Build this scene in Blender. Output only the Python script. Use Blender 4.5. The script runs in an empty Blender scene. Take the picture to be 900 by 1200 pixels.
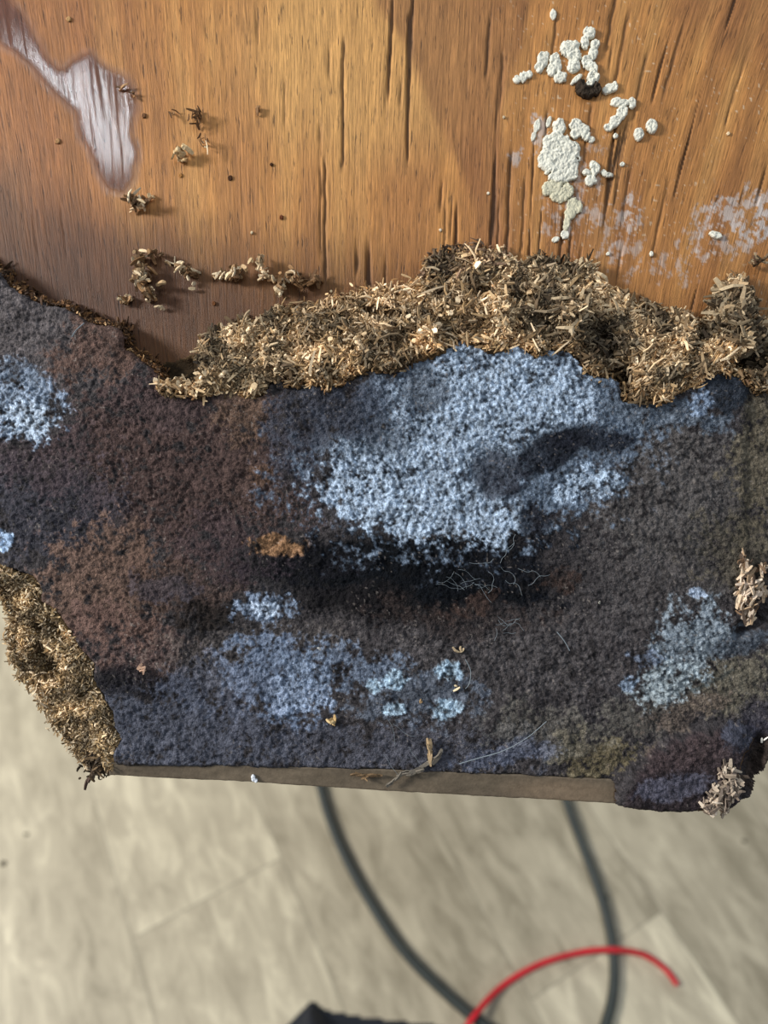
import bpy, math, random
import numpy as np
from mathutils import Matrix, Vector

random.seed(7)
C = bpy.context.scene.collection
scene = bpy.context.scene

# ------------------------------------------------------------------ camera, world, lights
FPX = 1200 * 26.0 / 36.0            # focal length in pixels of the 900x1200 frame
PITCH = 50.0
CAM_H = 0.90
D0 = 0.30                           # camera to plywood surface
S = D0 / FPX                        # metres per pixel on the plywood

cam_d = bpy.data.cameras.new('camera')
cam_d.sensor_fit = 'VERTICAL'; cam_d.sensor_height = 36; cam_d.sensor_width = 27
cam_d.lens = 26; cam_d.clip_start = 0.02
cam_d.dof.use_dof = True
cam_d.dof.focus_distance = D0 - 0.009
cam_d.dof.aperture_fstop = 5.5
cam = bpy.data.objects.new('camera', cam_d); C.objects.link(cam)
cam.location = (0, 0, CAM_H)
cam.rotation_euler = (math.radians(90 - PITCH), 0, 0)
scene.camera = cam
CM = Matrix.Translation((0, 0, CAM_H)) @ Matrix.Rotation(math.radians(90 - PITCH), 4, 'X')
BM = CM @ Matrix.Translation((0, 0, -D0))         # board frame: x right, y up the board, z out of it

w = bpy.data.worlds.new('world'); scene.world = w; w.use_nodes = True
bg = w.node_tree.nodes['Background']
bg.inputs[0].default_value = (0.80, 0.88, 1.0, 1); bg.inputs[1].default_value = 0.24

def area(name, dirv, dist, size, sizey, energy, col):
    l = bpy.data.lights.new(name, 'AREA'); l.shape = 'RECTANGLE'
    l.size = size; l.size_y = sizey; l.energy = energy; l.color = col
    o = bpy.data.objects.new(name, l); C.objects.link(o)
    d = (BM.to_3x3() @ Vector(dirv)).normalized()
    tgt = BM @ Vector((0, 0, 0))
    o.location = tgt + d * dist
    o.rotation_euler = d.to_track_quat('Z', 'Y').to_euler()
    return o
area('window_light', (-0.84, 0.27, 0.40), 1.9, 0.30, 0.36, 40, (1.0, 0.97, 0.93))
area('overhead_fill', (0.25, 0.75, 0.95), 2.6, 1.3, 0.8, 17, (0.82, 0.91, 1.0))  # added overhead fill lamp, not a real opening
def add_streak_light():
    # slim unseen lamp added so its reflection lies on the glossy varnish patch
    l = bpy.data.lights.new('streak_light', 'AREA'); l.shape = 'RECTANGLE'
    l.size = 0.022; l.size_y = 0.25; l.energy = 0.75; l.color = (0.90, 0.95, 1.0)
    o = bpy.data.objects.new('streak_light', l); C.objects.link(o)
    patch = Vector(((104 - 450) * S, (600 - 132) * S, 0))
    rd = Vector((patch.x, patch.y, D0)).normalized()
    pos = patch + rd * 1.42
    zax = rd; yax = Vector((1, -1.15, 0)); yax = (yax - zax * yax.dot(zax)).normalized(); xax = yax.cross(zax)
    m = Matrix((xax, yax, zax)).transposed().to_4x4(); m.translation = pos
    o.matrix_world = BM @ m
add_streak_light()

scene.view_settings.view_transform = 'Standard'
scene.view_settings.look = 'None'
scene.view_settings.gamma = 1.0
scene.view_settings.use_curve_mapping = False
scene.view_settings.exposure = 0.18

# ------------------------------------------------------------------ helpers
def lin(c):
    c = np.asarray(c, float) / 255.0
    return np.where(c <= 0.04045, c / 12.92, ((c + 0.055) / 1.055) ** 2.4)

def P(px, py, z=0.0):
    """pixel of the photo to the board frame, at height z (m) above the plywood"""
    k = (D0 - z) / D0 * S
    return (np.asarray(px, float) - 450) * k, (600 - np.asarray(py, float)) * k

def vnoise(x, y, seed):
    xi = np.floor(x).astype(np.int64); yi = np.floor(y).astype(np.int64)
    fx = x - xi; fy = y - yi
    fx = fx * fx * (3 - 2 * fx); fy = fy * fy * (3 - 2 * fy)
    def h(a, b):
        n = (a * 374761393 + b * 668265263 + seed * 982451653) & 0xFFFFFFFF
        n = ((n ^ (n >> 13)) * 1274126177) & 0xFFFFFFFF
        n = n ^ (n >> 16)
        return (n & 0xFFFFFF) / float(0xFFFFFF)
    a = h(xi, yi); b = h(xi + 1, yi); c = h(xi, yi + 1); d = h(xi + 1, yi + 1)
    return (a * (1 - fx) + b * fx) * (1 - fy) + (c * (1 - fx) + d * fx) * fy

def fbm(x, y, size, octv=4, seed=0, gain=0.5):
    t = 0; amp = 1; tot = 0; f = 1.0 / size
    for i in range(octv):
        ca, sa = math.cos(0.7 * i + 0.3), math.sin(0.7 * i + 0.3)
        t = t + amp * vnoise((x * ca - y * sa) * f + 57.3 * i, (x * sa + y * ca) * f + 13.1 * i, seed + i)
        tot += amp; amp *= gain; f *= 2.03
    return t / tot                                   # 0..1, mean .5

def sstep(a, b, x):
    t = np.clip((x - a) / (b - a), 0, 1)
    return t * t * (3 - 2 * t)

def inpoly(x, y, poly):
    r = np.zeros(x.shape, bool); n = len(poly)
    for i in range(n):
        x0, y0 = poly[i]; x1, y1 = poly[(i + 1) % n]
        if y0 == y1: continue
        c = ((y0 > y) != (y1 > y)) & (x < (x1 - x0) * (y - y0) / (y1 - y0) + x0)
        r ^= c
    return r

def ell(x, y, cx, cy, rx, ry, rot=0, soft=0.35):
    """1 inside a soft edged ellipse"""
    a = math.radians(rot); dx = x - cx; dy = y - cy
    u = (dx * math.cos(a) + dy * math.sin(a)) / rx
    v = (-dx * math.sin(a) + dy * math.cos(a)) / ry
    d = np.sqrt(u * u + v * v)
    return 1 - sstep(1 - soft, 1 + soft, d)

def blur(m, r):
    m = m.astype(float)
    for ax in (0, 1):
        p = np.pad(m, [(r + 1, r) if i == ax else (0, 0) for i in (0, 1)], mode='edge')
        c = np.cumsum(p, axis=ax)
        n = m.shape[ax]
        hi = np.take(c, np.arange(2 * r + 1, 2 * r + 1 + n), axis=ax)
        lo = np.take(c, np.arange(0, n), axis=ax)
        m = (hi - lo) / (2 * r + 1)
    return m

def tag(o, label=None, cat=None, group=None, kind=None):
    if label: o['label'] = label
    if cat: o['category'] = cat
    if group: o['group'] = group
    if kind: o['kind'] = kind
    return o

def link(name, me, mat, parent=None, mw=None):
    o = bpy.data.objects.new(name, me); C.objects.link(o)
    if mat: me.materials.append(mat)
    if parent is not None: o.parent = parent
    elif mw is not None: o.matrix_world = mw
    return o

def mesh_from(name, verts, faces, cols=None, uv=None, smooth=True):
    """faces: list of int arrays (n,k) - quads and/or triangles"""
    me = bpy.data.meshes.new(name)
    verts = np.ascontiguousarray(verts, np.float32)
    me.vertices.add(len(verts)); me.vertices.foreach_set('co', verts.ravel())
    loops = np.concatenate([f.ravel() for f in faces]).astype(np.int32)
    tot = np.concatenate([np.full(len(f), f.shape[1]) for f in faces]).astype(np.int32)
    st = np.concatenate([[0], np.cumsum(tot)[:-1]]).astype(np.int32)
    me.loops.add(len(loops)); me.loops.foreach_set('vertex_index', loops)
    me.polygons.add(len(tot)); me.polygons.foreach_set('loop_start', st); me.polygons.foreach_set('loop_total', tot)
    me.polygons.foreach_set('use_smooth', np.full(len(tot), smooth))
    if cols is not None:
        a = me.color_attributes.new('tint', 'FLOAT_COLOR', 'POINT')
        c4 = np.ones((len(verts), 4), np.float32); c4[:, :cols.shape[1]] = cols
        a.data.foreach_set('color', c4.ravel())
    if uv is not None:
        l = me.uv_layers.new(name='grain')
        l.data.foreach_set('uv', np.ascontiguousarray(uv[loops], np.float32).ravel())
    me.update(calc_edges=True); me.validate()
    return me

def sheet(name, X, Y, Z, mask, zlow, cols=None, lowcol=None, uv=None, lid=True):
    """height field over a masked grid, with side walls down to zlow and a back"""
    ny, nx = X.shape
    cell = mask[:-1, :-1] & mask[1:, :-1] & mask[:-1, 1:] & mask[1:, 1:]
    idx = np.arange(ny * nx).reshape(ny, nx)
    N = ny * nx
    a = idx[:-1, :-1]; b = idx[:-1, 1:]; c = idx[1:, 1:]; d = idx[1:, :-1]
    # rows go DOWN the board (y falls), so a,d,c,b is anticlockwise seen from +z
    F = [np.stack([a[cell], d[cell], c[cell], b[cell]], 1)]
    pc = np.pad(cell, 1)
    up = cell & ~pc[:-2, 1:-1]; dn = cell & ~pc[2:, 1:-1]
    lf = cell & ~pc[1:-1, :-2]; rt = cell & ~pc[1:-1, 2:]
    for m, p, q in ((up, a, b), (rt, b, c), (dn, c, d), (lf, d, a)):
        F.append(np.stack([p[m], q[m], q[m] + N, p[m] + N], 1))
    if lid: F.append(np.stack([a[cell] + N, b[cell] + N, c[cell] + N, d[cell] + N], 1))
    F = np.concatenate(F)
    zl = np.broadcast_to(zlow, X.shape)
    V = np.concatenate([np.stack([X.ravel(), Y.ravel(), Z.ravel()], 1),
                        np.stack([X.ravel(), Y.ravel(), zl.ravel()], 1)])
    CC = None
    if cols is not None:
        c1 = cols.reshape(-1, cols.shape[-1]); c2 = c1.copy()
        if lowcol is not None: c2[:, :3] = lowcol
        CC = np.concatenate([c1, c2])
    UV = None
    if uv is not None: UV = np.concatenate([uv.reshape(-1, 2)] * 2)
    used = np.unique(F); re = np.full(2 * N, -1); re[used] = np.arange(len(used))
    return mesh_from(name, V[used], [re[F]], None if CC is None else CC[used], None if UV is None else UV[used])

# ------------------------------------------------------------------ materials
def mat_new(name):
    m = bpy.data.materials.new(name); m.use_nodes = True
    nt = m.node_tree; b = nt.nodes['Principled BSDF']
    return m, nt, b

def nd(nt, t, **k):
    n = nt.nodes.new(t)
    for a, v in k.items(): setattr(n, a, v)
    return n

def tinted(name, rough=0.8, spec=0.3, nscale=900, lo=0.65, hi=1.3, bump=0.4, bdist=0.0006, bscale=1400, alpha_rough=False):
    """colour attribute times fine noise, with a bump of its own"""
    m, nt, b = mat_new(name); L = nt.links
    at = nd(nt, 'ShaderNodeVertexColor', layer_name='tint')
    tc = nd(nt, 'ShaderNodeTexCoord')
    no = nd(nt, 'ShaderNodeTexNoise'); no.inputs['Scale'].default_value = nscale; no.inputs['Detail'].default_value = 5
    no.inputs['Roughness'].default_value = 0.65
    L.new(tc.outputs['Object'], no.inputs['Vector'])
    mr = nd(nt, 'ShaderNodeMapRange'); mr.inputs['From Min'].default_value = 0.3; mr.inputs['From Max'].default_value = 0.7
    mr.inputs['To Min'].default_value = lo; mr.inputs['To Max'].default_value = hi
    L.new(no.outputs['Fac'], mr.inputs['Value'])
    vm = nd(nt, 'ShaderNodeVectorMath', operation='SCALE')
    L.new(at.outputs['Color'], vm.inputs[0]); L.new(mr.outputs['Result'], vm.inputs['Scale'])
    L.new(vm.outputs[0], b.inputs['Base Color'])
    b.inputs['Roughness'].default_value = rough; b.inputs['Specular IOR Level'].default_value = spec
    if alpha_rough:
        mr3 = nd(nt, 'ShaderNodeMapRange'); mr3.inputs['To Min'].default_value = 0.10; mr3.inputs['To Max'].default_value = 0.55
        L.new(at.outputs['Alpha'], mr3.inputs['Value']); L.new(mr3.outputs['Result'], b.inputs['Specular IOR Level'])
        mr2 = nd(nt, 'ShaderNodeMapRange'); mr2.inputs['To Min'].default_value = 0.85; mr2.inputs['To Max'].default_value = 0.42
        L.new(at.outputs['Alpha'], mr2.inputs['Value']); L.new(mr2.outputs['Result'], b.inputs['Roughness'])
    n2 = nd(nt, 'ShaderNodeTexNoise'); n2.inputs['Scale'].default_value = bscale; n2.inputs['Detail'].default_value = 4
    L.new(tc.outputs['Object'], n2.inputs['Vector'])
    bp = nd(nt, 'ShaderNodeBump'); bp.inputs['Strength'].default_value = bump; bp.inputs['Distance'].default_value = bdist
    L.new(n2.outputs['Fac'], bp.inputs['Height']); L.new(bp.outputs[0], b.inputs['Normal'])
    return m

M_face = tinted('mouldy_face', rough=0.7, spec=0.35, nscale=1100, lo=0.55, hi=1.45, bump=1.0, bdist=0.0010, bscale=1700, alpha_rough=True)
M_fibre = tinted('torn_fibre', rough=0.7, spec=0.3, nscale=1500, lo=0.75, hi=1.25, bump=0.3, bdist=0.0003)
M_core = tinted('fibre_core', rough=0.9, spec=0.2, nscale=700, lo=0.5, hi=1.4, bump=1.0, bdist=0.001, bscale=900)
M_strip = tinted('edge_strip', rough=0.65, spec=0.3, nscale=500, lo=0.8, hi=1.2, bump=0.3, bdist=0.0004)
M_white = tinted('white_residue', rough=0.9, spec=0.2, nscale=1500, lo=0.85, hi=1.1, bump=0.7, bdist=0.0006, bscale=1500)

def wood_mat():
    m, nt, b = mat_new('varnished_plywood'); L = nt.links
    at = nd(nt, 'ShaderNodeVertexColor', layer_name='tint')
    uv = nd(nt, 'ShaderNodeUVMap', uv_map='grain')
    def noise(sx, sy, detail=4, rough=0.6, scale=1.0, off=0):
        mp = nd(nt, 'ShaderNodeMapping'); mp.inputs['Scale'].default_value = (sx, sy, 1); mp.inputs['Location'].default_value = (off, off, 0)
        L.new(uv.outputs[0], mp.inputs['Vector'])
        n = nd(nt, 'ShaderNodeTexNoise'); n.inputs['Scale'].default_value = scale; n.inputs['Detail'].default_value = detail
        n.inputs['Roughness'].default_value = rough
        L.new(mp.outputs[0], n.inputs['Vector']); return n
    fine = noise(1400, 70, 4, 0.7)
    mid = noise(150, 5, 3, 0.5, off=3)
    pore = noise(1000, 95, 3, 0.6, off=9)
    def rng(src, a, c, lo, hi):
        r = nd(nt, 'ShaderNodeMapRange'); r.inputs['From Min'].default_value = a; r.inputs['From Max'].default_value = c
        r.inputs['To Min'].default_value = lo; r.inputs['To Max'].default_value = hi
        L.new(src, r.inputs['Value']); return r.outputs['Result']
    f1 = rng(fine.outputs['Fac'], 0.3, 0.7, 0.54, 1.42)
    f2 = rng(mid.outputs['Fac'], 0.3, 0.7, 0.88, 1.12)
    f3 = rng(pore.outputs['Fac'], 0.31, 0.40, 0.34, 1.0)
    mu = nd(nt, 'ShaderNodeMath', operation='MULTIPLY'); L.new(f1, mu.inputs[0]); L.new(f2, mu.inputs[1])
    mu2 = nd(nt, 'ShaderNodeMath', operation='MULTIPLY'); L.new(mu.outputs[0], mu2.inputs[0]); L.new(f3, mu2.inputs[1])
    vm = nd(nt, 'ShaderNodeVectorMath', operation='SCALE')
    L.new(at.outputs['Color'], vm.inputs[0]); L.new(mu2.outputs[0], vm.inputs['Scale'])
    # darker streaks are redder
    gm = nd(nt, 'ShaderNodeGamma'); gm.inputs['Gamma'].default_value = 1.0
    L.new(vm.outputs[0], gm.inputs[0]); L.new(gm.outputs[0], b.inputs['Base Color'])
    rr = nd(nt, 'ShaderNodeMapRange'); rr.inputs['To Min'].default_value = 0.60; rr.inputs['To Max'].default_value = 0.11
    L.new(at.outputs['Alpha'], rr.inputs['Value']); L.new(rr.outputs['Result'], b.inputs['Roughness'])
    sp = nd(nt, 'ShaderNodeMapRange'); sp.inputs['To Min'].default_value = 0.35; sp.inputs['To Max'].default_value = 0.8
    L.new(at.outputs['Alpha'], sp.inputs['Value']); L.new(sp.outputs['Result'], b.inputs['Specular IOR Level'])
    bp = nd(nt, 'ShaderNodeBump'); bp.inputs['Strength'].default_value = 0.55; bp.inputs['Distance'].default_value = 0.00035
    mu3 = nd(nt, 'ShaderNodeMath', operation='MULTIPLY'); L.new(f1, mu3.inputs[0]); L.new(f3, mu3.inputs[1])
    bs = nd(nt, 'ShaderNodeMapRange'); bs.inputs['To Min'].default_value = 0.55; bs.inputs['To Max'].default_value = 0.035
    L.new(at.outputs['Alpha'], bs.inputs['Value']); L.new(bs.outputs['Result'], bp.inputs['Strength'])
    L.new(mu3.outputs[0], bp.inputs['Height']); L.new(bp.outputs[0], b.inputs['Normal'])
    return m
M_wood = wood_mat()

def plain(name, col, rough=0.5, spec=0.5, nscale=60, var=0.15, bump=0.1, bdist=0.0005):
    m, nt, b = mat_new(name); L = nt.links
    tc = nd(nt, 'ShaderNodeTexCoord'); no = nd(nt, 'ShaderNodeTexNoise'); no.inputs['Scale'].default_value = nscale
    no.inputs['Detail'].default_value = 4
    L.new(tc.outputs['Object'], no.inputs['Vector'])
    cr = nd(nt, 'ShaderNodeValToRGB'); c = lin(col)
    cr.color_ramp.elements[0].position = 0.3; cr.color_ramp.elements[1].position = 0.7
    cr.color_ramp.elements[0].color = (*(c * (1 - var)), 1); cr.color_ramp.elements[1].color = (*(c * (1 + var)), 1)
    L.new(no.outputs['Fac'], cr.inputs[0]); L.new(cr.outputs[0], b.inputs['Base Color'])
    b.inputs['Roughness'].default_value = rough; b.inputs['Specular IOR Level'].default_value = spec
    bp = nd(nt, 'ShaderNodeBump'); bp.inputs['Strength'].default_value = bump; bp.inputs['Distance'].default_value = bdist
    L.new(no.outputs['Fac'], bp.inputs['Height']); L.new(bp.outputs[0], b.inputs['Normal'])
    return m
M_cable = plain('black_cable', (52, 58, 54), 0.55)
M_red = plain('red_cable', (205, 30, 42), 0.4)
M_cloth = plain('dark_cloth', (34, 38, 46), 0.75, 0.4, 500, 0.3, 0.5)
M_thread = plain('mould_thread', (130, 140, 146), 0.6, 0.5, 500, 0.1)
M_dirt = plain('floor_dirt', (90, 82, 66), 0.9)

# ------------------------------------------------------------------ floor (vinyl planks)
def floor_point(px, py, z=0.0):
    d = CM.to_3x3() @ Vector(((px - 450) / FPX, (600 - py) / FPX, -1.0))
    t = (z - CAM_H) / d.z
    return Vector((0, 0, CAM_H)) + d * t

AZ = math.radians(-28.0)                                  # plank run, from +Y towards -X
run = Vector((math.sin(AZ), math.cos(AZ), 0)); side = Vector((math.cos(AZ), -math.sin(AZ), 0))
fa = floor_point(155, 1100); fb = floor_point(378, 1122)
PW = (fb - fa).dot(side)
S0 = fa.dot(side); R0 = fa.dot(run)

def floor_mat():
    m, nt, b = mat_new('vinyl_plank_floor'); L = nt.links
    tc = nd(nt, 'ShaderNodeTexCoord')
    def math_(op, a, b_=None, c=None):
        n = nd(nt, 'ShaderNodeMath', operation=op)
        for i, v in enumerate((a, b_, c)):
            if v is None: continue
            if isinstance(v, (int, float)): n.inputs[i].default_value = v
            else: L.new(v, n.inputs[i])
        return n.outputs[0]
    def dot(v):
        n = nd(nt, 'ShaderNodeVectorMath', operation='DOT_PRODUCT'); n.inputs[1].default_value = v
        L.new(tc.outputs['Object'], n.inputs[0]); return n.outputs['Value']
    s = math_('DIVIDE', math_('SUBTRACT', dot(side), S0), PW)
    r = math_('SUBTRACT', dot(run), R0)
    i = math_('FLOOR', s)
    PLEN = 0.92
    rr = math_('DIVIDE', math_('SUBTRACT', r, math_('MULTIPLY', i, 0.337)), PLEN)
    j = math_('FLOOR', rr)
    cb = nd(nt, 'ShaderNodeCombineXYZ'); L.new(i, cb.inputs[0]); L.new(j, cb.inputs[1]); cb.inputs[2].default_value = 5.0
    wn = nd(nt, 'ShaderNodeTexWhiteNoise', noise_dimensions='3D'); L.new(cb.outputs[0], wn.inputs['Vector'])
    # grain coordinates, shifted per plank
    g = nd(nt, 'ShaderNodeCombineXYZ')
    L.new(math_('MULTIPLY', s, PW * 1.0), g.inputs[0]); L.new(math_('MULTIPLY', r, 0.34), g.inputs[1])
    L.new(math_('MULTIPLY', wn.outputs['Value'], 30.0), g.inputs[2])
    n1 = nd(nt, 'ShaderNodeTexNoise'); n1.inputs['Scale'].default_value = 52; n1.inputs['Detail'].default_value = 5; n1.inputs['Roughness'].default_value = 0.62
    n1.inputs['Distortion'].default_value = 0.6
    L.new(g.outputs[0], n1.inputs['Vector'])
    n2 = nd(nt, 'ShaderNodeTexNoise'); n2.inputs['Scale'].default_value = 9; n2.inputs['Detail'].default_value = 3
    L.new(g.outputs[0], n2.inputs['Vector'])
    cr = nd(nt, 'ShaderNodeValToRGB'); e = cr.color_ramp.elements
    e[0].position = 0.25; e[0].color = (*lin((148, 138, 114)), 1)
    e[1].position = 0.80; e[1].color = (*lin((232, 221, 190)), 1)
    x = e.new(0.42); x.color = (*lin((176, 165, 140)), 1)
    x = e.new(0.58); x.color = (*lin((196, 185, 158)), 1)
    v = math_('ADD', math_('ADD', math_('MULTIPLY', n1.outputs['Fac'], 0.95), math_('MULTIPLY', math_('SUBTRACT', n2.outputs['Fac'], 0.42), 0.6)),
              math_('MULTIPLY', math_('SUBTRACT', wn.outputs['Value'], 0.5), 0.24))
    L.new(v, cr.inputs[0])
    # seams
    fs = math_('FRACT', s); fr = math_('FRACT', rr)
    ds = math_('MULTIPLY', math_('MINIMUM', fs, math_('SUBTRACT', 1.0, fs)), PW)
    dr = math_('MULTIPLY', math_('MINIMUM', fr, math_('SUBTRACT', 1.0, fr)), PLEN)
    dm = math_('MINIMUM', ds, dr)
    se = nd(nt, 'ShaderNodeMapRange'); se.inputs['From Min'].default_value = 0.0005; se.inputs['From Max'].default_value = 0.0016
    se.inputs['To Min'].default_value = 0.74; se.inputs['To Max'].default_value = 1.0; L.new(dm, se.inputs['Value'])
    vm = nd(nt, 'ShaderNodeVectorMath', operation='SCALE'); L.new(cr.outputs[0], vm.inputs[0]); L.new(se.outputs[0], vm.inputs['Scale'])
    L.new(vm.outputs[0], b.inputs['Base Color'])
    b.inputs['Roughness'].default_value = 0.55
    bp = nd(nt, 'ShaderNodeBump'); bp.inputs['Strength'].default_value = 0.2; bp.inputs['Distance'].default_value = 0.001
    L.new(n1.outputs['Fac'], bp.inputs['Height']); L.new(bp.outputs[0], b.inputs['Normal'])
    return m

me = mesh_from('floor', np.array([(-2.5, -1.5, 0), (2.5, -1.5, 0), (2.5, 3.5, 0), (-2.5, 3.5, 0),
                                  (-2.5, -1.5, -.02), (2.5, -1.5, -.02), (2.5, 3.5, -.02), (-2.5, 3.5, -.02)]),
               [np.array([(0, 1, 2, 3), (7, 6, 5, 4), (0, 4, 5, 1), (1, 5, 6, 2), (2, 6, 7, 3), (3, 7, 4, 0)])], smooth=False)
tag(link('floor', me, floor_mat()), kind='structure')

# ------------------------------------------------------------------ outlines traced on the board
FACE_TOP = [(-200, 262), (-120, 284), (-45, 292), (-20, 308), (0, 318), (12, 335), (22, 340), (40, 350), (60, 358), (75, 358), (88, 366), (100, 376), (120, 380), (138, 384),
            (150, 393), (147, 408), (158, 416), (170, 424), (184, 432), (190, 442), (186, 452)]
PILE_LOW = [(190, 456), (215, 459), (240, 462), (260, 458), (290, 461), (305, 462), (315, 446), (330, 445), (360, 448), (385, 452),
            (400, 445), (425, 432), (450, 430), (465, 434), (480, 422), (500, 415), (530, 402), (550, 398), (570, 408), (585, 410),
            (605, 405), (625, 415), (645, 408), (665, 410), (680, 425), (695, 440), (715, 442), (725, 446), (728, 462), (735, 468),
            (760, 465), (780, 467), (790, 458), (810, 452), (822, 440), (835, 432), (850, 436), (868, 442), (880, 452), (900, 455), (1000, 450), (1100, 458)]
PILE_UP = [(186, 424), (200, 418), (215, 414), (238, 404), (250, 392), (280, 385), (290, 376), (300, 386), (325, 365), (350, 361), (372, 358), (385, 350),
           (400, 352), (420, 343), (450, 337), (480, 334), (495, 322), (500, 306), (530, 297), (560, 294), (590, 300), (600, 312),
           (615, 316), (630, 303), (650, 310), (678, 316), (686, 308), (700, 330), (708, 340), (730, 345), (737, 358), (760, 362), (780, 368),
           (800, 370), (814, 384), (825, 394), (829, 360), (836, 340), (850, 328), (866, 326), (876, 342), (882, 362), (895, 385), (1000, 390), (1100, 398)]
LEFT_IN = [(-200, 640), (-45, 650), (0, 664), (15, 671), (42, 680), (47, 690), (45, 705), (60, 715), (75, 735), (85, 752), (95, 765), (108, 780), (107, 795),
           (118, 815), (130, 835), (133, 855), (140, 868), (131, 882), (130, 898)]
LEFT_OUT = [(-200, 684), (-45, 690), (0, 706), (8, 722), (5, 750), (8, 770), (20, 795), (40, 815), (50, 835), (60, 855), (80, 880), (92, 892), (105, 905), (131, 906)]
FACE_BOT = [(720, 917), (722, 945), (760, 949), (860, 953), (868, 950), (882, 936), (890, 920), (897, 903), (910, 880), (945, 862), (1100, 870)]
face_poly = FACE_TOP + PILE_LOW + FACE_BOT[::-1] + [(600, 911), (450, 905), (300, 901), (130, 898)] + LEFT_IN[::-1][1:]
H = 0.009                                                  # height of the mouldy face over the plywood

# ------------------------------------------------------------------ plywood panel
def build_wood():
    st = 1.5
    xs = np.arange(-210, 1111, st); ys = np.arange(-110, 606, st)
    X, Y = np.meshgrid(xs, ys)
    sx = np.interp(X, [-60, 50, 250, 400, 620, 700, 800, 960], [0.2, 0.14, 0.04, 0.0, -0.07, -0.15, -0.27, -0.36])
    U = X - sx * (Y - 150) + 5 * (fbm(X, Y, 160, 2, 5) - .5)
    # colours
    base = lin((184, 127, 68)); red = lin((134, 86, 50)); dark = lin((80, 58, 42)); pale = lin((212, 162, 96))
    col = np.broadcast_to(base, X.shape + (3,)).copy()
    def mix(m, c, k=1.0):
        nonlocal col
        m = (m * k)[..., None]; col = col * (1 - m) + np.asarray(c) * m
    wx = X + 26 * (fbm(X, Y, 60, 3, 21) - .5); wy = Y + 26 * (fbm(X, Y, 60, 3, 22) - .5)
    band = fbm(U, Y * 0.06, 26, 3, 31)
    mix(sstep(0.45, 0.75, band), red, 0.35)
    mix(sstep(0.55, 0.25, band), pale, 0.35)
    mix(1 - sstep(60, 230, wx), lin((148, 94, 54)), 0.78)
    mix(ell(wx, wy, 430, 60, 150, 120, 0, .5), pale, 0.6)
    mix(blur(inpoly(X + .5 * (wx - X), Y + .5 * (wy - Y), [(400, -60), (640, -60), (612, 60), (585, 130), (600, 330), (545, 330), (562, 250), (520, 160), (470, 50)]).astype(float), 4), red, 0.62)
    mix(ell(wx, wy, 880, 0, 110, 70, 35, .4), red, 0.5)
    mix(ell(wx, wy, 880, 260, 60, 90, 10, .5), red, 0.4)
    mix(ell(wx, wy, 690, 250, 60, 80, 0, .6), red, 0.45)
    # wood darkens towards the mouldy board
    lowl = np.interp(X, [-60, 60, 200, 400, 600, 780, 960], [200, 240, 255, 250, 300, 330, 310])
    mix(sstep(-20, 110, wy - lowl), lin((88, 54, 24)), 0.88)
    mix(ell(wx, wy, 120, 330, 170, 80, 12, .6), lin((72, 42, 26)), 0.65)
    mix(ell(wx, wy, 15, 225, 22, 50, 0, .6), dark, 0.45)
    # smooth purple brown varnish patch at the left
    p1 = inpoly(X + 16 * (fbm(X, Y, 20, 3, 3) - .5), Y + 10 * (fbm(X, Y, 24, 3, 4) - .5), [(-60, -60), (8, -20), (40, 40), (72, 86), (100, 60), (148, 88), (160, 118), (161, 165), (158, 205), (150, 232), (128, 225), (104, 185), (86, 130), (50, 95), (20, 60), (-60, 30)]).astype(float)
    p1 = blur(p1, 4)
    mix(p1, lin((90, 58, 50)), 0.85)
    # white residue smeared into the grain
    wn = fbm(U, Y * 0.55, 6, 4, 41, .7); wn2 = fbm(X, Y, 9, 4, 47, .7)
    for (cx, cy, rx, ry, k) in ((870, 252, 34, 30, 1.0), (893, 262, 16, 22, 1.0), (828, 258, 16, 20, .7), (735, 252, 16, 22, .8), (742, 240, 10, 14, .7),
                                (690, 265, 30, 34, .55), (675, 215, 26, 32, .6), (612, 182, 14, 12, .9), (632, 155, 12, 22, .8), (820, 285, 20, 22, .5),
                                (790, 312, 26, 24, .5), (860, 280, 40, 22, .6), (735, 300, 22, 24, .5), (655, 250, 22, 30, .5), (700, 170, 14, 16, .3)):
        e = ell(X, Y, cx, cy, rx, ry, 0, .6)
        mix(sstep(0.50, 0.60, 0.5 * wn + 0.5 * wn2 + 0.16 * (e - .5) - .05 + .03 * k) * sstep(0, .3, e), lin((196, 184, 176)), 0.25 + .5 * k)
    # fine pale specks
    sp = sstep(0.90, 0.95, vnoise(X / 3.1, Y / 3.1, 77)) * sstep(.35, .6, fbm(X, Y, 60, 2, 78)) * sstep(560, 640, X)
    mix(sp, lin((226, 210, 180)), 0.55)
    # grooves and splits
    Z = 0.00022 * (fbm(U, Y * 0.05, 5, 3, 61) - .5) + 0.0004 * (fbm(X, Y, 90, 2, 62) - .5)
    g = fbm(U, Y * 0.045, 6.5, 2, 71)
    gr = sstep(0.27, 0.17, g) * sstep(0.42, 0.58, fbm(X, Y, 90, 2, 72) + 0.15 * sstep(250, 600, X) - .04 - .30 * sstep(420, 300, X))
    def split(u0, y0, y1, wd, dp):
        nonlocal Z, gr
        uc = u0 + 2.2 * (fbm(Y * 0 + u0, Y, 16, 2, int(u0)) - .5)
        prof = np.exp(-((U - uc) / wd) ** 2) * sstep(y0 - 12, y0 + 12, Y) * sstep(y1 + 12, y1 - 12, Y)
        gr = np.maximum(gr, prof * dp)
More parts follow.
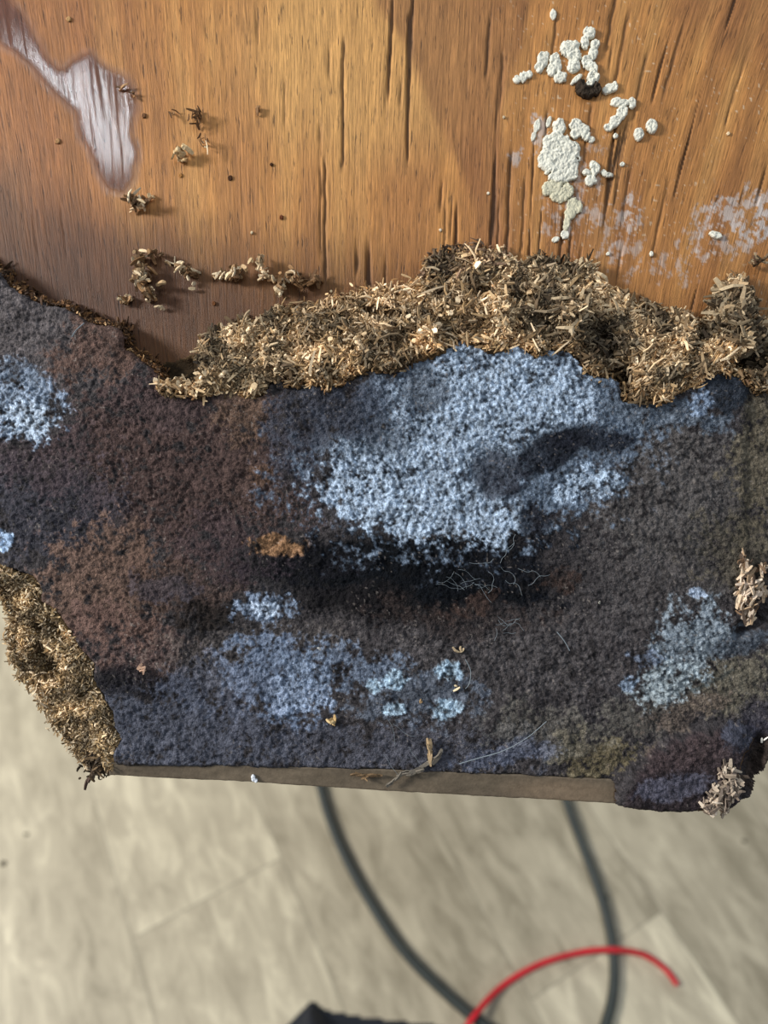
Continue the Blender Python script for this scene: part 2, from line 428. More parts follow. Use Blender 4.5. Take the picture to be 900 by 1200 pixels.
    for a in ((402, 48, 195, 1.5, 1), (381, 190, 330, 1.5, .95), (386, 55, 90, 1.4, .6), (376, 195, 300, 1.0, .7), (304, 20, 45, 1.6, .5), (334, 95, 150, 1.2, .5),
              (567, 20, 90, 1.8, .8), (696, -10, 60, 2.0, .9), (602, 180, 330, 2.2, .95), (620, 210, 300, 1.4, .7), (672, 250, 320, 2.4, 1),
              (585, 60, 130, 1.6, .7), (590, 240, 310, 1.6, .8), (640, 20, 90, 1.4, .7), (712, 20, 100, 1.8, .7), (740, 60, 140, 1.8, .6),
              (770, 30, 110, 1.6, .6), (750, 200, 260, 2, .6), (526, 240, 300, 1.4, .6), (520, 215, 245, 1.6, .7), (452, 90, 150, 1.2, .4), (640, 130, 185, 1.6, .7),
              (800, 210, 300, 1.8, .6), (850, 60, 150, 1.3, .5), (690, 120, 190, 1.6, .6), (755, 290, 345, 1.6, .7), (700, 290, 345, 1.6, .6), (25, 250, 300, 1.2, .4), (60, 240, 300, 1, .4)):
        split(*a)
    gr = gr * (1 - .8 * p1)
    Z = Z * (1 - .5 * p1) - gr * 0.0011
    mix(gr, lin((60, 36, 20)), 0.75)
    gloss = np.clip(p1, 0, 1)
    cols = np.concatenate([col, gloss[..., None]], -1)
    x, y = P(X, Y, 0)
    uv = np.stack([U * S, Y * S], -1)
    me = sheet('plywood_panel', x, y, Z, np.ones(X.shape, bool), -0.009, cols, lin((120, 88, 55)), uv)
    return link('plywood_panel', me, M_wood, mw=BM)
wood = build_wood()
tag(wood, 'golden brown varnished plywood panel with vertical grain and splits above the mouldy board', 'wood panel')

# ------------------------------------------------------------------ mouldy board
board = bpy.data.objects.new('mouldy_board', None); C.objects.link(board)
bx, by = P(450, 700, H)
board.matrix_world = BM @ Matrix.Translation((0, 0, 0))
tag(board, 'dark mouldy fibreboard sheet with blue white mould bloom and torn shaggy edges', 'board')

def face_height(X, Y):
    z = H + 0.0010 * (fbm(X, Y, 120, 2, 101) - .5) * 2
    z = z + 0.0020 * (fbm(X, Y, 22, 3, 102) - .5) + (0.0014 + .0010 * fbm(X, Y, 70, 2, 107)) * (fbm(X, Y, 4.2, 3, 103, .8) - .5)
    z = z + 0.0020 * ell(X, Y, 850, 455, 45, 28, 10, .7)                      # raised dark blue lump
    # seam of the flap at the right
    z = z - 0.0014 * sstep(868, 884, X + 6 * (fbm(X, Y, 20, 2, 104) - .5)) * sstep(640, 600, Y)
    z = z + 0.0032 * ell(X, Y, 805, 908, 88, 44, -24, .2)                    # curled flap at the lower right
    z = z - 0.0065 * ell(X + 5 * (fbm(X, Y, 12, 2, 105) - .5), Y, 878, 905, 13, 42, 18, .4)
    z = z - 0.0050 * ell(X + 4 * (fbm(X, Y, 10, 2, 106) - .5), Y, 880, 732, 20, 9, -38, .5)
    z = z - 0.0040 * ell(X, Y, 895, 700, 14, 30, 0, .5)
    z = z - 0.0022 * ell(X, Y, 330, 455, 26, 10, 0, .6)
    z = z + 0.0030 * ell(X, Y, 140, 398, 26, 12, 20, .7)
    z = z + 0.0012 * ell(X, Y, 585, 395, 70, 26, 0, .8)
    return z

def build_face():
    st = 1.25
    xs = np.arange(-205, 1105, st); ys = np.arange(255, 956, st)
    X, Y = np.meshgrid(xs, ys)
    jx = X + 9 * (fbm(X, Y, 7, 4, 111, .75) - .5); jy = Y + 9 * (fbm(X, Y, 9, 3, 112) - .5) * sstep(905, 880, Y) + 2 * (fbm(X, Y, 7, 2, 113) - .5)
    mask = inpoly(jx, jy, face_poly)
    Z = face_height(X, Y)
    edge = 1 - blur(mask, 4)
    Z = Z - 0.0022 * sstep(0.05, 0.6, edge)
    # ---- colour map
    W1 = (fbm(X, Y, 55, 4, 121) - .5); W2 = (fbm(X, Y, 55, 4, 122) - .5)
    wx = X + 55 * W1; wy = Y + 55 * W2
    fine = fbm(X, Y, 7, 4, 123, .65); fin2 = fbm(X, Y, 16, 4, 124, .6); grit = fbm(X, Y, 3.2, 2, 125)
    fine, fin2, grit = [(q - q.mean()) / q.std() for q in (fine, fin2, grit)]
    nz = .55 * fine + .55 * fin2 + .45 * grit
    col = np.broadcast_to(lin((70, 66, 67)), X.shape + (3,)).copy()
    def mix(m, c, k=1.0):
        nonlocal col
        m = np.clip(m * k, 0, 1)[..., None]; col = col * (1 - m) + np.asarray(lin(c)) * m
    def pat(cx, cy, rx, ry, c, k=1.0, rot=0, soft=.6, spk=.8, warp=1.0):
        soft = max(soft, .5); spk = max(spk, .5)
        xx = X + 55 * W1 * warp; yy = Y + 55 * W2 * warp
        e = ell(xx, yy, cx, cy, rx, ry, rot, soft)
        if spk > 0:
            e = sstep(.28, .78, e + nz * .42 * spk) * sstep(0, .10, e)
        mix(e, c, k)
    # broad tones
    pat(60, 400, 110, 70, (92, 86, 86), .9)
    pat(225, 540, 165, 120, (76, 60, 56), .95)
    pat(130, 405, 62, 36, (94, 73, 64), .85)
    pat(60, 600, 80, 55, (58, 58, 66), .8)
    pat(125, 690, 70, 80, (106, 84, 72), .85)
    pat(60, 540, 60, 40, (76, 64, 66), .6)
    pat(285, 485, 42, 30, (98, 78, 64), .7)
    pat(312, 552, 22, 12, (122, 92, 68), .8, 0, .5, .9, .5)
    pat(300, 570, 40, 50, (80, 64, 58), .6)
    pat(180, 470, 60, 30, (72, 60, 60), .6)
    pat(150, 760, 80, 40, (98, 76, 70), .6)
    pat(220, 690, 60, 40, (84, 66, 58), .7)
    pat(345, 510, 34, 75, (66, 66, 74), .9)
    pat(210, 860, 130, 45, (76, 80, 92), .8)
    pat(420, 880, 240, 34, (78, 80, 90), .7)
    pat(300, 770, 110, 40, (88, 82, 78), .6)
    pat(560, 780, 150, 60, (84, 80, 80), .5)
    pat(800, 580, 130, 90, (90, 86, 84), .8)
    pat(790, 670, 90, 50, (84, 80, 78), .7)
    pat(760, 840, 60, 22, (100, 96, 88), .6, -10)
    pat(720, 700, 110, 50, (76, 72, 72), .6)
    pat(885, 540, 30, 90, (96, 88, 72), .8)
    pat(870, 640, 50, 40, (80, 74, 62), .7)
    pat(850, 800, 60, 50, (106, 100, 86), .8)
    pat(700, 885, 46, 30, (104, 94, 70), .8)
    pat(640, 860, 70, 30, (96, 92, 84), .6)
    pat(810, 830, 50, 16, (98, 84, 76), .6, -20)
    # black centre
    pat(480, 668, 185, 44, (12, 14, 19), 1, 2, .6, .5)
    pat(470, 660, 150, 30, (8, 10, 14), 1, 2, .6, .5)
    mix(ell(X + 40 * W1, Y + 40 * W2, 470, 674, 165, 34, 2, .7), (7, 11, 17), .92)
    pat(600, 640, 80, 30, (18, 20, 26), .95, -12)
    pat(360, 655, 60, 30, (18, 18, 23), .95)
    pat(430, 712, 90, 20, (22, 20, 22), .95)
    pat(240, 722, 48, 22, (30, 26, 24), .9)
    pat(165, 802, 62, 18, (28, 27, 31), .9, 0, .6, .4, .5)  # shadow at the left, painted into the face colour
    pat(190, 690, 36, 14, (66, 62, 68), .7)
    pat(535, 720, 90, 18, (54, 45, 42), .6)
    pat(560, 700, 26, 12, (76, 58, 50), .4, -20)
    pat(660, 680, 20, 12, (76, 60, 52), .4)
    pat(275, 640, 60, 40, (64, 54, 58), .5)
    pat(325, 640, 30, 14, (138, 104, 74), .9, 0, .5, .6, .5)
    
    # blue white mould bloom, with its bluish sheen put into the colour
    B1 = (156, 173, 192); B2 = (98, 111, 127); B3 = (134, 150, 169)
    pat(560, 515, 205, 118, B2, .9, -12, .35, .5)
    pat(600, 445, 120, 48, B3, .9, 4, .5, .6)
    pat(700, 470, 50, 50, B2, .9, 30, .5, .4)
    pat(560, 490, 130, 72, B1, .8, -20, .5, .7)
    pat(495, 590, 118, 42, B1, .95, 8, .3, .55, .5)
    pat(440, 550, 58, 58, B1, .7, 0, .5, .9)
    pat(530, 612, 95, 24, B1, .9, 2, .4, .6, .4)
    pat(420, 480, 46, 30, (62, 66, 78), .7, 0, .5, .8)
    pat(375, 470, 50, 44, (58, 60, 68), .85)
    pat(505, 455, 30, 20, (52, 54, 60), .7, 0, .5, 1.0)
    pat(455, 505, 34, 26, (58, 62, 70), .6, 0, .5, 1.2)
    pat(590, 556, 34, 28, (46, 46, 54), .85, 0, .5, .6, .6)
    pat(650, 530, 44, 20, (26, 28, 36), .95, -15, .5, .5, .5)
    pat(690, 516, 46, 14, (28, 30, 38), .9, 0, .5, .6, .5)
    pat(640, 590, 22, 40, (34, 36, 44), .9, 25, .5, .5, .5)
    pat(672, 572, 62, 26, B2, .9, -8, .5, .7, .5)
    pat(690, 568, 36, 17, B1, .9, -8, .5, .8, .5)
    pat(780, 484, 70, 24, (92, 102, 114), .85, 0, .5, .7)
    pat(850, 458, 34, 24, (48, 54, 63), .95, 0, .5, .3, .4)
    pat(820, 470, 12, 16, (128, 146, 170), .7, 0, .5, .9, .3)
    pat(25, 478, 46, 40, (124, 140, 160), .9, 10, .5, .8, .6)
    pat(35, 492, 28, 18, (176, 192, 210), .8, 20, .5, .9, .5)
    pat(20, 440, 30, 16, (104, 116, 132), .6, 0, .5, .9, .5)
    pat(2, 632, 13, 14, (165, 190, 220), .95, 0, .5, .7, .3)
    pat(313, 715, 34, 17, (110, 124, 144), .95, 6, .6, .7, .35)
    pat(315, 716, 18, 9, (172, 187, 206), .9, 6, .6, .8, .3)
    pat(325, 790, 62, 44, (104, 118, 140), .85, 30, .6, .7, .7)
    pat(350, 805, 40, 24, (142, 158, 182), .7, -10, .6, .8, .6)
    pat(400, 782, 66, 22, (104, 118, 138), .7, 0, .6, .9, .6)
    pat(250, 800, 60, 34, (92, 98, 114), .5)
    pat(490, 810, 70, 32, (94, 104, 118), .6, 0, .6, .8)
    for (cx, cy, rx, ry) in ((463, 796, 13, 10), (438, 803, 9, 7), (525, 785, 15, 12), (522, 831, 16, 12), (465, 829, 14, 9)):
        pat(cx, cy, rx, ry, (158, 182, 200), .9, 0, .5, .6, .15)
    for (cx, cy, r) in ((526, 786, 3), (466, 829, 4), (523, 833, 3)):
        pat(cx, cy, r, r * .8, (60, 66, 70), .8, 0, .5, .2, .1)
    pat(812, 745, 52, 36, (128, 140, 150), .8, -30, .6, .8)
    pat(795, 790, 40, 26, (146, 158, 164), .8, -25, .6, .8)
    pat(820, 693, 8, 6, (150, 165, 185), .9, 0, .5, .9, .2)
    pat(757, 767, 22, 10, (108, 120, 140), .7, 0, .5, .8, .5)
    pat(742, 798, 12, 8, (130, 148, 170), .7, 0, .5, .8, .4)
    pat(870, 752, 34, 14, (80, 88, 98), .8, -15, .5, .4, .5)
    pat(590, 888, 60, 14, (96, 102, 120), .6, -12, .5, .6, .4)
    # olive rim, purple flap at the lower right
    flap = blur(inpoly(X + 8 * (fin2 - .5), Y + 8 * (fine - .5), [(714, 960), (722, 932), (732, 905), (760, 878), (800, 858), (850, 843), (872, 846), (884, 862), (872, 900), (862, 960)]).astype(float), 2)
    mix(flap, (56, 48, 50), .95)
    pat(800, 885, 50, 18, (74, 62, 62), .6, -20, .6, .5, .4)
    pat(785, 925, 44, 15, (82, 82, 94), .75, -8, .6, .5, .4)
    pat(866, 862, 22, 18, (66, 70, 82), .8, 0, .6, .4, .3)
    pat(890, 845, 22, 26, (58, 56, 66), .8, 0, .6, .4, .4)
    pat(905, 900, 26, 48, (60, 50, 44), .85, 10, .4, .3, .3)
    pat(830, 800, 34, 3, (62, 66, 64), .7, -28, .5, .6, .1)
    # brightness grain
    lum = np.clip(1.07 + .17 * fine + .10 * fin2 + .20 * grit, .3, 1.8)
    blm = sstep(.08, .25, col.mean(-1))
    lum = np.clip(lum + blm * (.17 * grit + .03 * fine), .25, 2.0)  # bloom glints and dark pits put into the colour
    col = col * lum[..., None]
    Z = Z + blm * .00020 * grit
    sp = sstep(0.86, 0.93, vnoise(X / 2.4, Y / 2.4, 131)) * sstep(.4, .6, fbm(X, Y, 40, 2, 132))
    mix(sp, (150, 140, 132), .5)
    gl = sstep(.10, .40, col.mean(-1)) * .9 + .1
    col = np.concatenate([col, gl[..., None]], -1)
    x, y = P(X, Y, H)
    me = sheet('mould_face', x, y, Z, mask, Z - 0.0012, col, lin((110, 84, 58)))
    return link('mould_face', me, M_face, board)
face = build_face()

def build_core():
    st = 3.0
    xs = np.arange(-205, 1105, st); ys = np.arange(255, 956, st)
    X, Y = np.meshgrid(xs, ys)
    j = 9 * (fbm(X, Y, 12, 3, 141) - .5); k = 9 * (fbm(X, Y, 12, 3, 142) - .5)
    m = blur(inpoly(X, Y, face_poly), 1) > .98
    lo = np.where(Y > 612, -0.008, 0.0003)
    Z = face_height(X, Y) - 0.0030
    col = np.broadcast_to(lin((104, 78, 50)), X.shape + (3,)).copy() * (0.5 + fbm(X, Y, 10, 3, 143))[..., None]
    x, y = P(X, Y, H * .6)
    me = sheet('fibre_core', x, y, Z, m & inpoly(X + j, Y + k, face_poly), lo, col, lin((90, 68, 44)))
    return link('fibre_core', me, M_core, board)
core = build_core()
core['label'] = 'brown fibre core showing below the face'

def build_strip():
    st = 2.0
    xs = np.arange(128, 726, st); vs = np.linspace(0, 1, 16)
    X, V = np.meshgrid(xs, vs)
    top = np.interp(X, [128, 300, 450, 600, 726], [893, 897, 901, 907, 913]); bot = np.interp(X, [128, 300, 450, 600, 726], [911, 920, 931, 939, 946.5])
    bot = bot + 1.6 * (fbm(X, X * 0, 9, 3, 151) - .5) + 1.2 * (fbm(X, X * 0 + 40, 40, 2, 152) - .5)
    Y = top + (bot - top) * V
    Z = H - 0.0013 - 0.0011 * V - 0.004 * sstep(.86, 1, V) + 0.0005 * (fbm(X, Y * 3, 18, 3, 153) - .5)
    c = lin((104, 92, 76)) * (1 + 0 * X[..., None])
    n = fbm(X, Y * 2, 40, 3, 154)[..., None]
    c = c * (0.62 + 0.7 * n)
    k = (ell(X, Y, 660, 928, 60, 14, 3, .6) * .6)[..., None]; c = c * (1 - k) + lin((132, 112, 90)) * k
    x, y = P(X, Y, H - .002)
    me = sheet('edge_strip', x, y, Z, np.ones(X.shape, bool), -0.008, c, lin((70, 58, 44)))
    o = link('edge_strip', me, M_strip, board)
    o['label'] = 'smooth brown strip along the bottom edge'
build_strip()

# ---- torn fibre: height fields with thousands of slivers on them
class Chips:
    def __init__(s): s.V = []; s.F = []; s.Cc = []; s.n = 0
    def add(s, pos, L, W, T, yaw, pitch, roll, bend, col):
        """all arrays of length n; every sliver is a bent tapered strip of four sections"""
        n = len(L); K = 4
        t = np.linspace(-.5, .5, K)
        taper = np.array([.6, 1.0, .9, .5])
        cy, sy = np.cos(yaw), np.sin(yaw); cp, sp_ = np.cos(pitch), np.sin(pitch)
        d = np.stack([cy * cp, sy * cp, sp_], 1)
        a = np.stack([-sy, cy, 0 * cy], 1); b = np.cross(d, a)
        cr, sr = np.cos(roll)[:, None], np.sin(roll)[:, None]
        w_ = a * cr + b * sr; h_ = -a * sr + b * cr
        vs = []
        for k in range(K):
            c = pos + d * (L * t[k])[:, None] + h_ * (bend * (0.25 - t[k] ** 2) * 4)[:, None] + w_ * (bend * .6 * math.sin(3 * t[k]))[:, None]
            for (u, v) in ((-1, -1), (1, -1), (1, 1), (-1, 1)):
                vs.append(c + w_ * (u * W * taper[k] / 2)[:, None] + h_ * (v * T / 2 * (0.6 + .4 * taper[k]))[:, None])
        V = np.stack(vs, 1).reshape(-1, 3)
        base = (np.arange(n) * 4 * K)[:, None]
        q = []
        for k in range(K - 1):
            for m in range(4):
                q.append([4 * k + m, 4 * k + (m + 1) % 4, 4 * k + 4 + (m + 1) % 4, 4 * k + 4 + m])
        q.append([3, 2, 1, 0]); q.append([4 * K - 4, 4 * K - 3, 4 * K - 2, 4 * K - 1])
        F = (base[:, :, None] + np.array(q)[None]).reshape(-1, 4) + s.n
        s.V.append(V); s.F.append(F); s.Cc.append(np.repeat(col, 4 * K, 0)); s.n += len(V)
    def mesh(s, name):
        return mesh_from(name, np.concatenate(s.V), [np.concatenate(s.F)], np.concatenate(s.Cc), smooth=False)

rng = np.random.default_rng(11)
SZ = 1.2
def rand_chips(ch, x, y, z, lens, wid, pal, pitch=.5, bright=None, yaw=None, thick=.35):
    n = len(x); lens = (lens[0] * SZ, lens[1] * SZ); wid = (wid[0] * SZ, wid[1] * SZ)
    L = rng.uniform(*lens, n) * S; W = rng.uniform(*wid, n) * S; T = W * rng.uniform(thick * .6, thick * 1.3, n); L = L * rng.choice([.7, 1, 1.5], n, p=[.5, .35, .15])
    yw = rng.uniform(0, 2 * math.pi, n) if yaw is None else yaw + rng.normal(0, .5, n)
    pal = np.array([lin(c) for c in pal]) * np.array([1.09, .985, .87])
    col = pal[rng.integers(0, len(pal), n)] * rng.uniform(.6, 1.25, n)[:, None]
    if bright is not None: col = col * bright[:, None]
    ch.add(np.stack([x, y, z], 1), L, W, T, yw, rng.normal(0, pitch, n), rng.uniform(-1.2, 1.2, n), L * rng.uniform(-.22, .22, n), col)

TAN = [(176, 156, 124), (200, 182, 152), (150, 128, 98), (222, 206, 178), (116, 98, 74), (160, 138, 104)]
GOLD = [(172, 144, 104), (142, 112, 76), (194, 168, 130), (112, 88, 62)]
GREYT = [(150, 134, 108), (176, 162, 136), (120, 104, 82), (196, 182, 154), (98, 84, 64)]
CREAM = [(204, 188, 156), (176, 156, 120), (228, 214, 188), (150, 130, 98), (116, 98, 72)]
BROWN = [(96, 70, 44), (78, 58, 40), (120, 88, 54), (66, 50, 36)]

ux = np.array([p[0] for p in PILE_UP], float); uy = np.array([p[1] for p in PILE_UP], float)
lx = np.array([p[0] for p in PILE_LOW], float); ly = np.array([p[1] for p in PILE_LOW], float)
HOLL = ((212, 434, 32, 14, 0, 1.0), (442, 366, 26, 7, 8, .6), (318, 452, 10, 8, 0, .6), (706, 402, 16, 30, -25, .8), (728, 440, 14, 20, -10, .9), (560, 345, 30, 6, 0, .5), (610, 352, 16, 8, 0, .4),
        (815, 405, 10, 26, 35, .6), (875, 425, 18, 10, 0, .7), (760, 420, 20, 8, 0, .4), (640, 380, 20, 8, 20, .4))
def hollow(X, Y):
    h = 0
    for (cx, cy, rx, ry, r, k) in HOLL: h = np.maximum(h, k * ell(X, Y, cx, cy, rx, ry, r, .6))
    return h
def pile_h(X, Y):
    yu = np.interp(X, ux, uy); yl = np.interp(X, lx, ly)
    t = np.clip((Y - yu) / np.maximum(yl - yu, 6), -.2, 1.2)
    z = H * (0.06 + 0.86 * sstep(-.05, .75, t))
    z = z + 0.0085 * (fbm(X, Y, 26, 3, 161) - .5) * sstep(0, .3, t) + .001
    z = z + 0.0035 * (fbm(X, Y, 11, 3, 162) - .5) * sstep(0, .3, t)
    z = z + 0.0018 * ell(X, Y, 800, 430, 60, 14, -25, .6) 
    z = z - 0.0075 * hollow(X, Y) * sstep(0, .4, t)
    return np.maximum(z, 0.0003), t

def build_pile():
    st = 2.0
    xs = np.arange(184, 1105, st); ys = np.arange(290, 476, st)
    X, Y = np.meshgrid(xs, ys)
    jx = X + 6 * (fbm(X, Y, 8, 3, 171) - .5); jy = Y + 8 * (fbm(X, Y, 8, 3, 172) - .5)
    yu = np.interp(jx, ux, uy); yl = np.interp(jx, lx, ly)
    m = (jy > yu + 5) & (jy < yl + 9) & (X > 188)
    Z, t = pile_h(X, Y)
    Z = Z + .0012 * (fbm(X, Y, 5, 3, 173) - .5) - .0006
    col = lin((100, 78, 52)) * (0.5 + 1.0 * fbm(X, Y, 6, 3, 174))[..., None]
    col = col * (1 - .75 * hollow(X, Y))[..., None]  # shade of the hollows painted into the bank colour
    x, y = P(X, Y, H * .95 * np.clip(t, 0, 1))
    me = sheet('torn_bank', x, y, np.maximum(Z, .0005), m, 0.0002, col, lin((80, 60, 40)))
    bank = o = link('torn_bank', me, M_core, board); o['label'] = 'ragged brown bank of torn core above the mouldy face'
    ch = Chips()
    def scatter(n, a, b, lens, wid, pal, pitch=.5, up=.0006, xr=(186, 1090), jit=4, dens=None, bright=True, yaw=None):
        px = rng.uniform(xr[0], xr[1], n); tt = rng.uniform(a, b, n)
        yu = np.interp(px, ux, uy); yl = np.interp(px, lx, ly)
        py = yu + (yl - yu) * tt + rng.normal(0, jit, n)
        keep = rng.uniform(0, 1, n) > .92 * hollow(px, py)
        keep &= (px > 236) | ((tt > .55) & (rng.uniform(0, 1, n) < .45))
        keep &= rng.uniform(0, 1, n) < np.clip(.35 + .9 * (yl - yu) / 70, 0, 1)
        px, py = px[keep], py[keep]
        z, t = pile_h(px, py)
        x, y = P(px, py, H * .95 * np.clip(t, 0, 1))
        hb = 1 - .72 * hollow(px, py)  # slivers in hollows tinted darker to paint in the shade
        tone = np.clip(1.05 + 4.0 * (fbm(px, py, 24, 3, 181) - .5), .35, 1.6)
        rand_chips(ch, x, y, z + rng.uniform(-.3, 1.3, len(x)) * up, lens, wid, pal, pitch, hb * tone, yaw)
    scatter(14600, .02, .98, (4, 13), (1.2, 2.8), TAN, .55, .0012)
    scatter(4100, .05, .95, (7, 20), (1.6, 3.4), TAN, .45, .0018)
    scatter(3900, .78, 1.03, (3, 9), (1.2, 2.6), GOLD, .5, .0008, jit=3)
    scatter(2600, .0, .95, (6, 15), (1.8, 3.8), GREYT, .5, .0016, xr=(236, 330))
    scatter(4200, .0, .8, (6, 16), (1.8, 3.8), GREYT, .5, .0018, xr=(580, 830))
    scatter(1100, -.02, .14, (4, 10), (1.2, 2.4), GOLD, .5, .0008, jit=3)
    scatter(900, .05, .7, (9, 22), (3, 6), GREYT, .5, .0020, xr=(828, 900))
    scatter(1500, .55, 1.0, (8, 22), (1.4, 2.6), GOLD + TAN, .25, .0012, xr=(745, 850), yaw=.55)
    scatter(500, .15, .9, (3, 9), (3, 6), [(232, 218, 190), (214, 194, 160)], .5, .0022)
    scatter(500, -.03, .2, (5, 13), (1.4, 3), [(120, 100, 84), (96, 80, 66), (150, 132, 108)], .4, .0012, xr=(495, 612))
    # dark slivers standing in for shadow under the face rim at the upper left
    seg = np.array(FACE_TOP[1:], float)
    n = 1500; i = rng.integers(0, len(seg) - 1, n); f = rng.uniform(0, 1, n)
    p = seg[i] * (1 - f)[:, None] + seg[i + 1] * f[:, None]
    d = np.abs(rng.normal(0, 5, n)) - 2
    px = p[:, 0] + d * .5 + rng.normal(0, 2, n); py = p[:, 1] - d * .8
    x, y = P(px, py, H * .5)
    rand_chips(ch, x, y, H * np.clip(.85 - d * .075, .1, .9) * rng.uniform(.6, 1, n), (3, 9), (1.2, 3), BROWN, .5)
    # some pale bits along the face edge
    n = 160; i = rng.integers(0, len(seg) - 1, n); f = rng.uniform(0, 1, n)
    p = seg[i] * (1 - f)[:, None] + seg[i + 1] * f[:, None]
    x, y = P(p[:, 0], p[:, 1] - 2, H * .9)
    rand_chips(ch, x, y, np.full(n, H * .86), (3, 7), (1.2, 2.4), BROWN + [(190, 160, 120)], .5)
    o = link('torn_fibres', ch.mesh('torn_fibres'), M_fibre, bank)
    o['kind'] = 'stuff'; o['label'] = 'tan splinters bristling from the long torn edge'
build_pile()

oy = np.array([p[1] for p in LEFT_OUT], float); ox = np.array([p[0] for p in LEFT_OUT], float)
def left_t(X, Y):
    """0 at the outer rim, 1 at the face"""
    A = np.array(LEFT_OUT, float); B = np.array(LEFT_IN, float)
    def dist(poly):
        best = np.full(X.shape, 1e9)
        for (x0, y0), (x1, y1) in zip(poly[:-1], poly[1:]):
            vx, vy = x1 - x0, y1 - y0
            t = np.clip(((X - x0) * vx + (Y - y0) * vy) / (vx * vx + vy * vy), 0, 1)
            best = np.minimum(best, np.hypot(X - x0 - t * vx, Y - y0 - t * vy))
        return best
    a, b = dist(A), dist(B)
    return a / (a + b + 1e-6)
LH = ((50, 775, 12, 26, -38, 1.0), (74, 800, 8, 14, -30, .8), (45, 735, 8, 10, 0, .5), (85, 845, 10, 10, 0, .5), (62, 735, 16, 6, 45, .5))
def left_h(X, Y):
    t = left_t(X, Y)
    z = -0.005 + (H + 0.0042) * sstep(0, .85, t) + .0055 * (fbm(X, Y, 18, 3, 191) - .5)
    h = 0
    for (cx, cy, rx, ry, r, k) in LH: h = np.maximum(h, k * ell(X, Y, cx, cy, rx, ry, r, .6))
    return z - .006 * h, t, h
def build_left():
    poly = LEFT_OUT + LEFT_IN[::-1]
    st = 2.0
    X, Y = np.meshgrid(np.arange(-205, 150, st), np.arange(640, 915, st))
    m = inpoly(X + 6 * (fbm(X, Y, 8, 3, 192) - .5), Y + 6 * (fbm(X, Y, 8, 3, 193) - .5), poly + [])
    grow = blur(m, 2) > .08
    t = left_t(X, Y)
    m = m | (grow & (X > np.interp(Y, [p[1] for p in LEFT_IN], [p[0] for p in LEFT_IN]) - 2))
    Z, t, h = left_h(X, Y)
    col = lin((138, 112, 76)) * (0.5 + fbm(X, Y, 6, 3, 194))[..., None] * (1 - .7 * h)[..., None]  # hollows of the left slope get their shade from the colour
    x, y = P(X, Y, H * t)
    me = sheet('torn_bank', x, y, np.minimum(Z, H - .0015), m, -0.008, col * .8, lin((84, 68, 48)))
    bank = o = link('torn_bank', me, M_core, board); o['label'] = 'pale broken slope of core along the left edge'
    ch = Chips()
    n = 29000
    px = rng.uniform(-200, 145, n); py = rng.uniform(645, 912, n)
    ok = inpoly(px + rng.normal(0, 2.0, n), py + rng.normal(0, 2.0, n), poly)
    px, py = px[ok], py[ok]
    z, t, h = left_h(px, py)
    k = rng.uniform(0, 1, len(px)) > .7 * h
    px, py, z, t = px[k], py[k], z[k], t[k]
    x, y = P(px, py, H * t)
    tone = np.clip(1.0 + 3.0 * (fbm(px, py, 20, 3, 195) - .5), .4, 1.5) * (1 - .5 * h[k]) * np.interp(py, [640, 800, 915], [1.0, 1.0, .72])  # fibre tint also carries painted shade in the hollows
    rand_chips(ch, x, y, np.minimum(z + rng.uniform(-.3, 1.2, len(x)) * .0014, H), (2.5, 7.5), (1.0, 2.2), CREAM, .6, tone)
    n = 900
    i = rng.integers(0, len(LEFT_OUT) - 1, n); f = rng.uniform(0, 1, n); A = np.array(LEFT_OUT, float)
    p = A[i] * (1 - f)[:, None] + A[i + 1] * f[:, None] + rng.normal(0, 2.2, (n, 2))
    x, y = P(p[:, 0], p[:, 1], 0)
    rand_chips(ch, x, y, rng.uniform(-.007, -.001, n), (4, 9), (1, 2.0), CREAM, .5)
    n = 260                                                     # dark tuft at the bottom corner
    x, y = P(rng.normal(116, 8, n), rng.normal(893, 8, n), 0.003)
    rand_chips(ch, x, y, rng.uniform(-.003, .006, n), (4, 12), (1.4, 3), [(60, 52, 42), (84, 72, 56), (110, 94, 72)], .5)
    o = link('torn_fibres', ch.mesh('torn_fibres'), M_fibre, bank)
    o['kind'] = 'stuff'; o['label'] = 'pale cream fibres of the broken left edge'
    c2 = Chips()
    pts = [(117, 893, 0), (112, 901, 0), (107, 910, 0), (102, 918, 0)]
    for k, (a, b, _) in enumerate(pts):
        x, y = P(np.array([a]), np.array([b]), .002)
        c2.add(np.array([[x[0], y[0], .002]]), np.array([15 * S]), np.array([(6 - k) * S]), np.array([3 * S]), np.array([-2.1 + .2 * (k % 2)]), np.array([.1]), np.array([.3 * k]), np.array([1.0 * S]),
               lin((74, 56, 46))[None])
    o = link('splinter', c2.mesh('splinter'), M_fibre, bank); o['label'] = 'dark splinter hanging from the lower left corner'
build_left()

# pale chips caught in tears of the face: parts of the board
def tuft(name, label, spots, pal, lens, wid, zr, yaw=None, pitch=.5):
    ch = Chips()
    for (cx, cy, rx, ry, n) in spots:
        a = rng.uniform(0, 2 * math.pi, n); r = np.sqrt(rng.uniform(0, 1, n))
        px = cx + rx * r * np.cos(a); py = cy + ry * r * np.sin(a)
        x, y = P(px, py, H)
        z = face_height(px, py) + rng.uniform(*zr, n)
        rand_chips(ch, x, y, z, lens, wid, pal, pitch, None, yaw)
    o = link(name, ch.mesh(name), M_fibre, board); o['label'] = label; o['kind'] = 'stuff'
tuft('splinter_tuft', 'pale sharp splinters poking out of the tear at the right edge',
     [(869, 662, 6, 10, 22), (874, 690, 12, 18, 70), (880, 714, 9, 16, 46), (893, 690, 8, 10, 20), (892, 665, 6, 4, 8), (866, 700, 5, 22, 14)],
     [(206, 192, 172), (176, 156, 132), (226, 214, 200), (130, 108, 88), (90, 78, 68)], (5, 17), (2, 4.5), (.0005, .0045), yaw=1.1, pitch=.4)
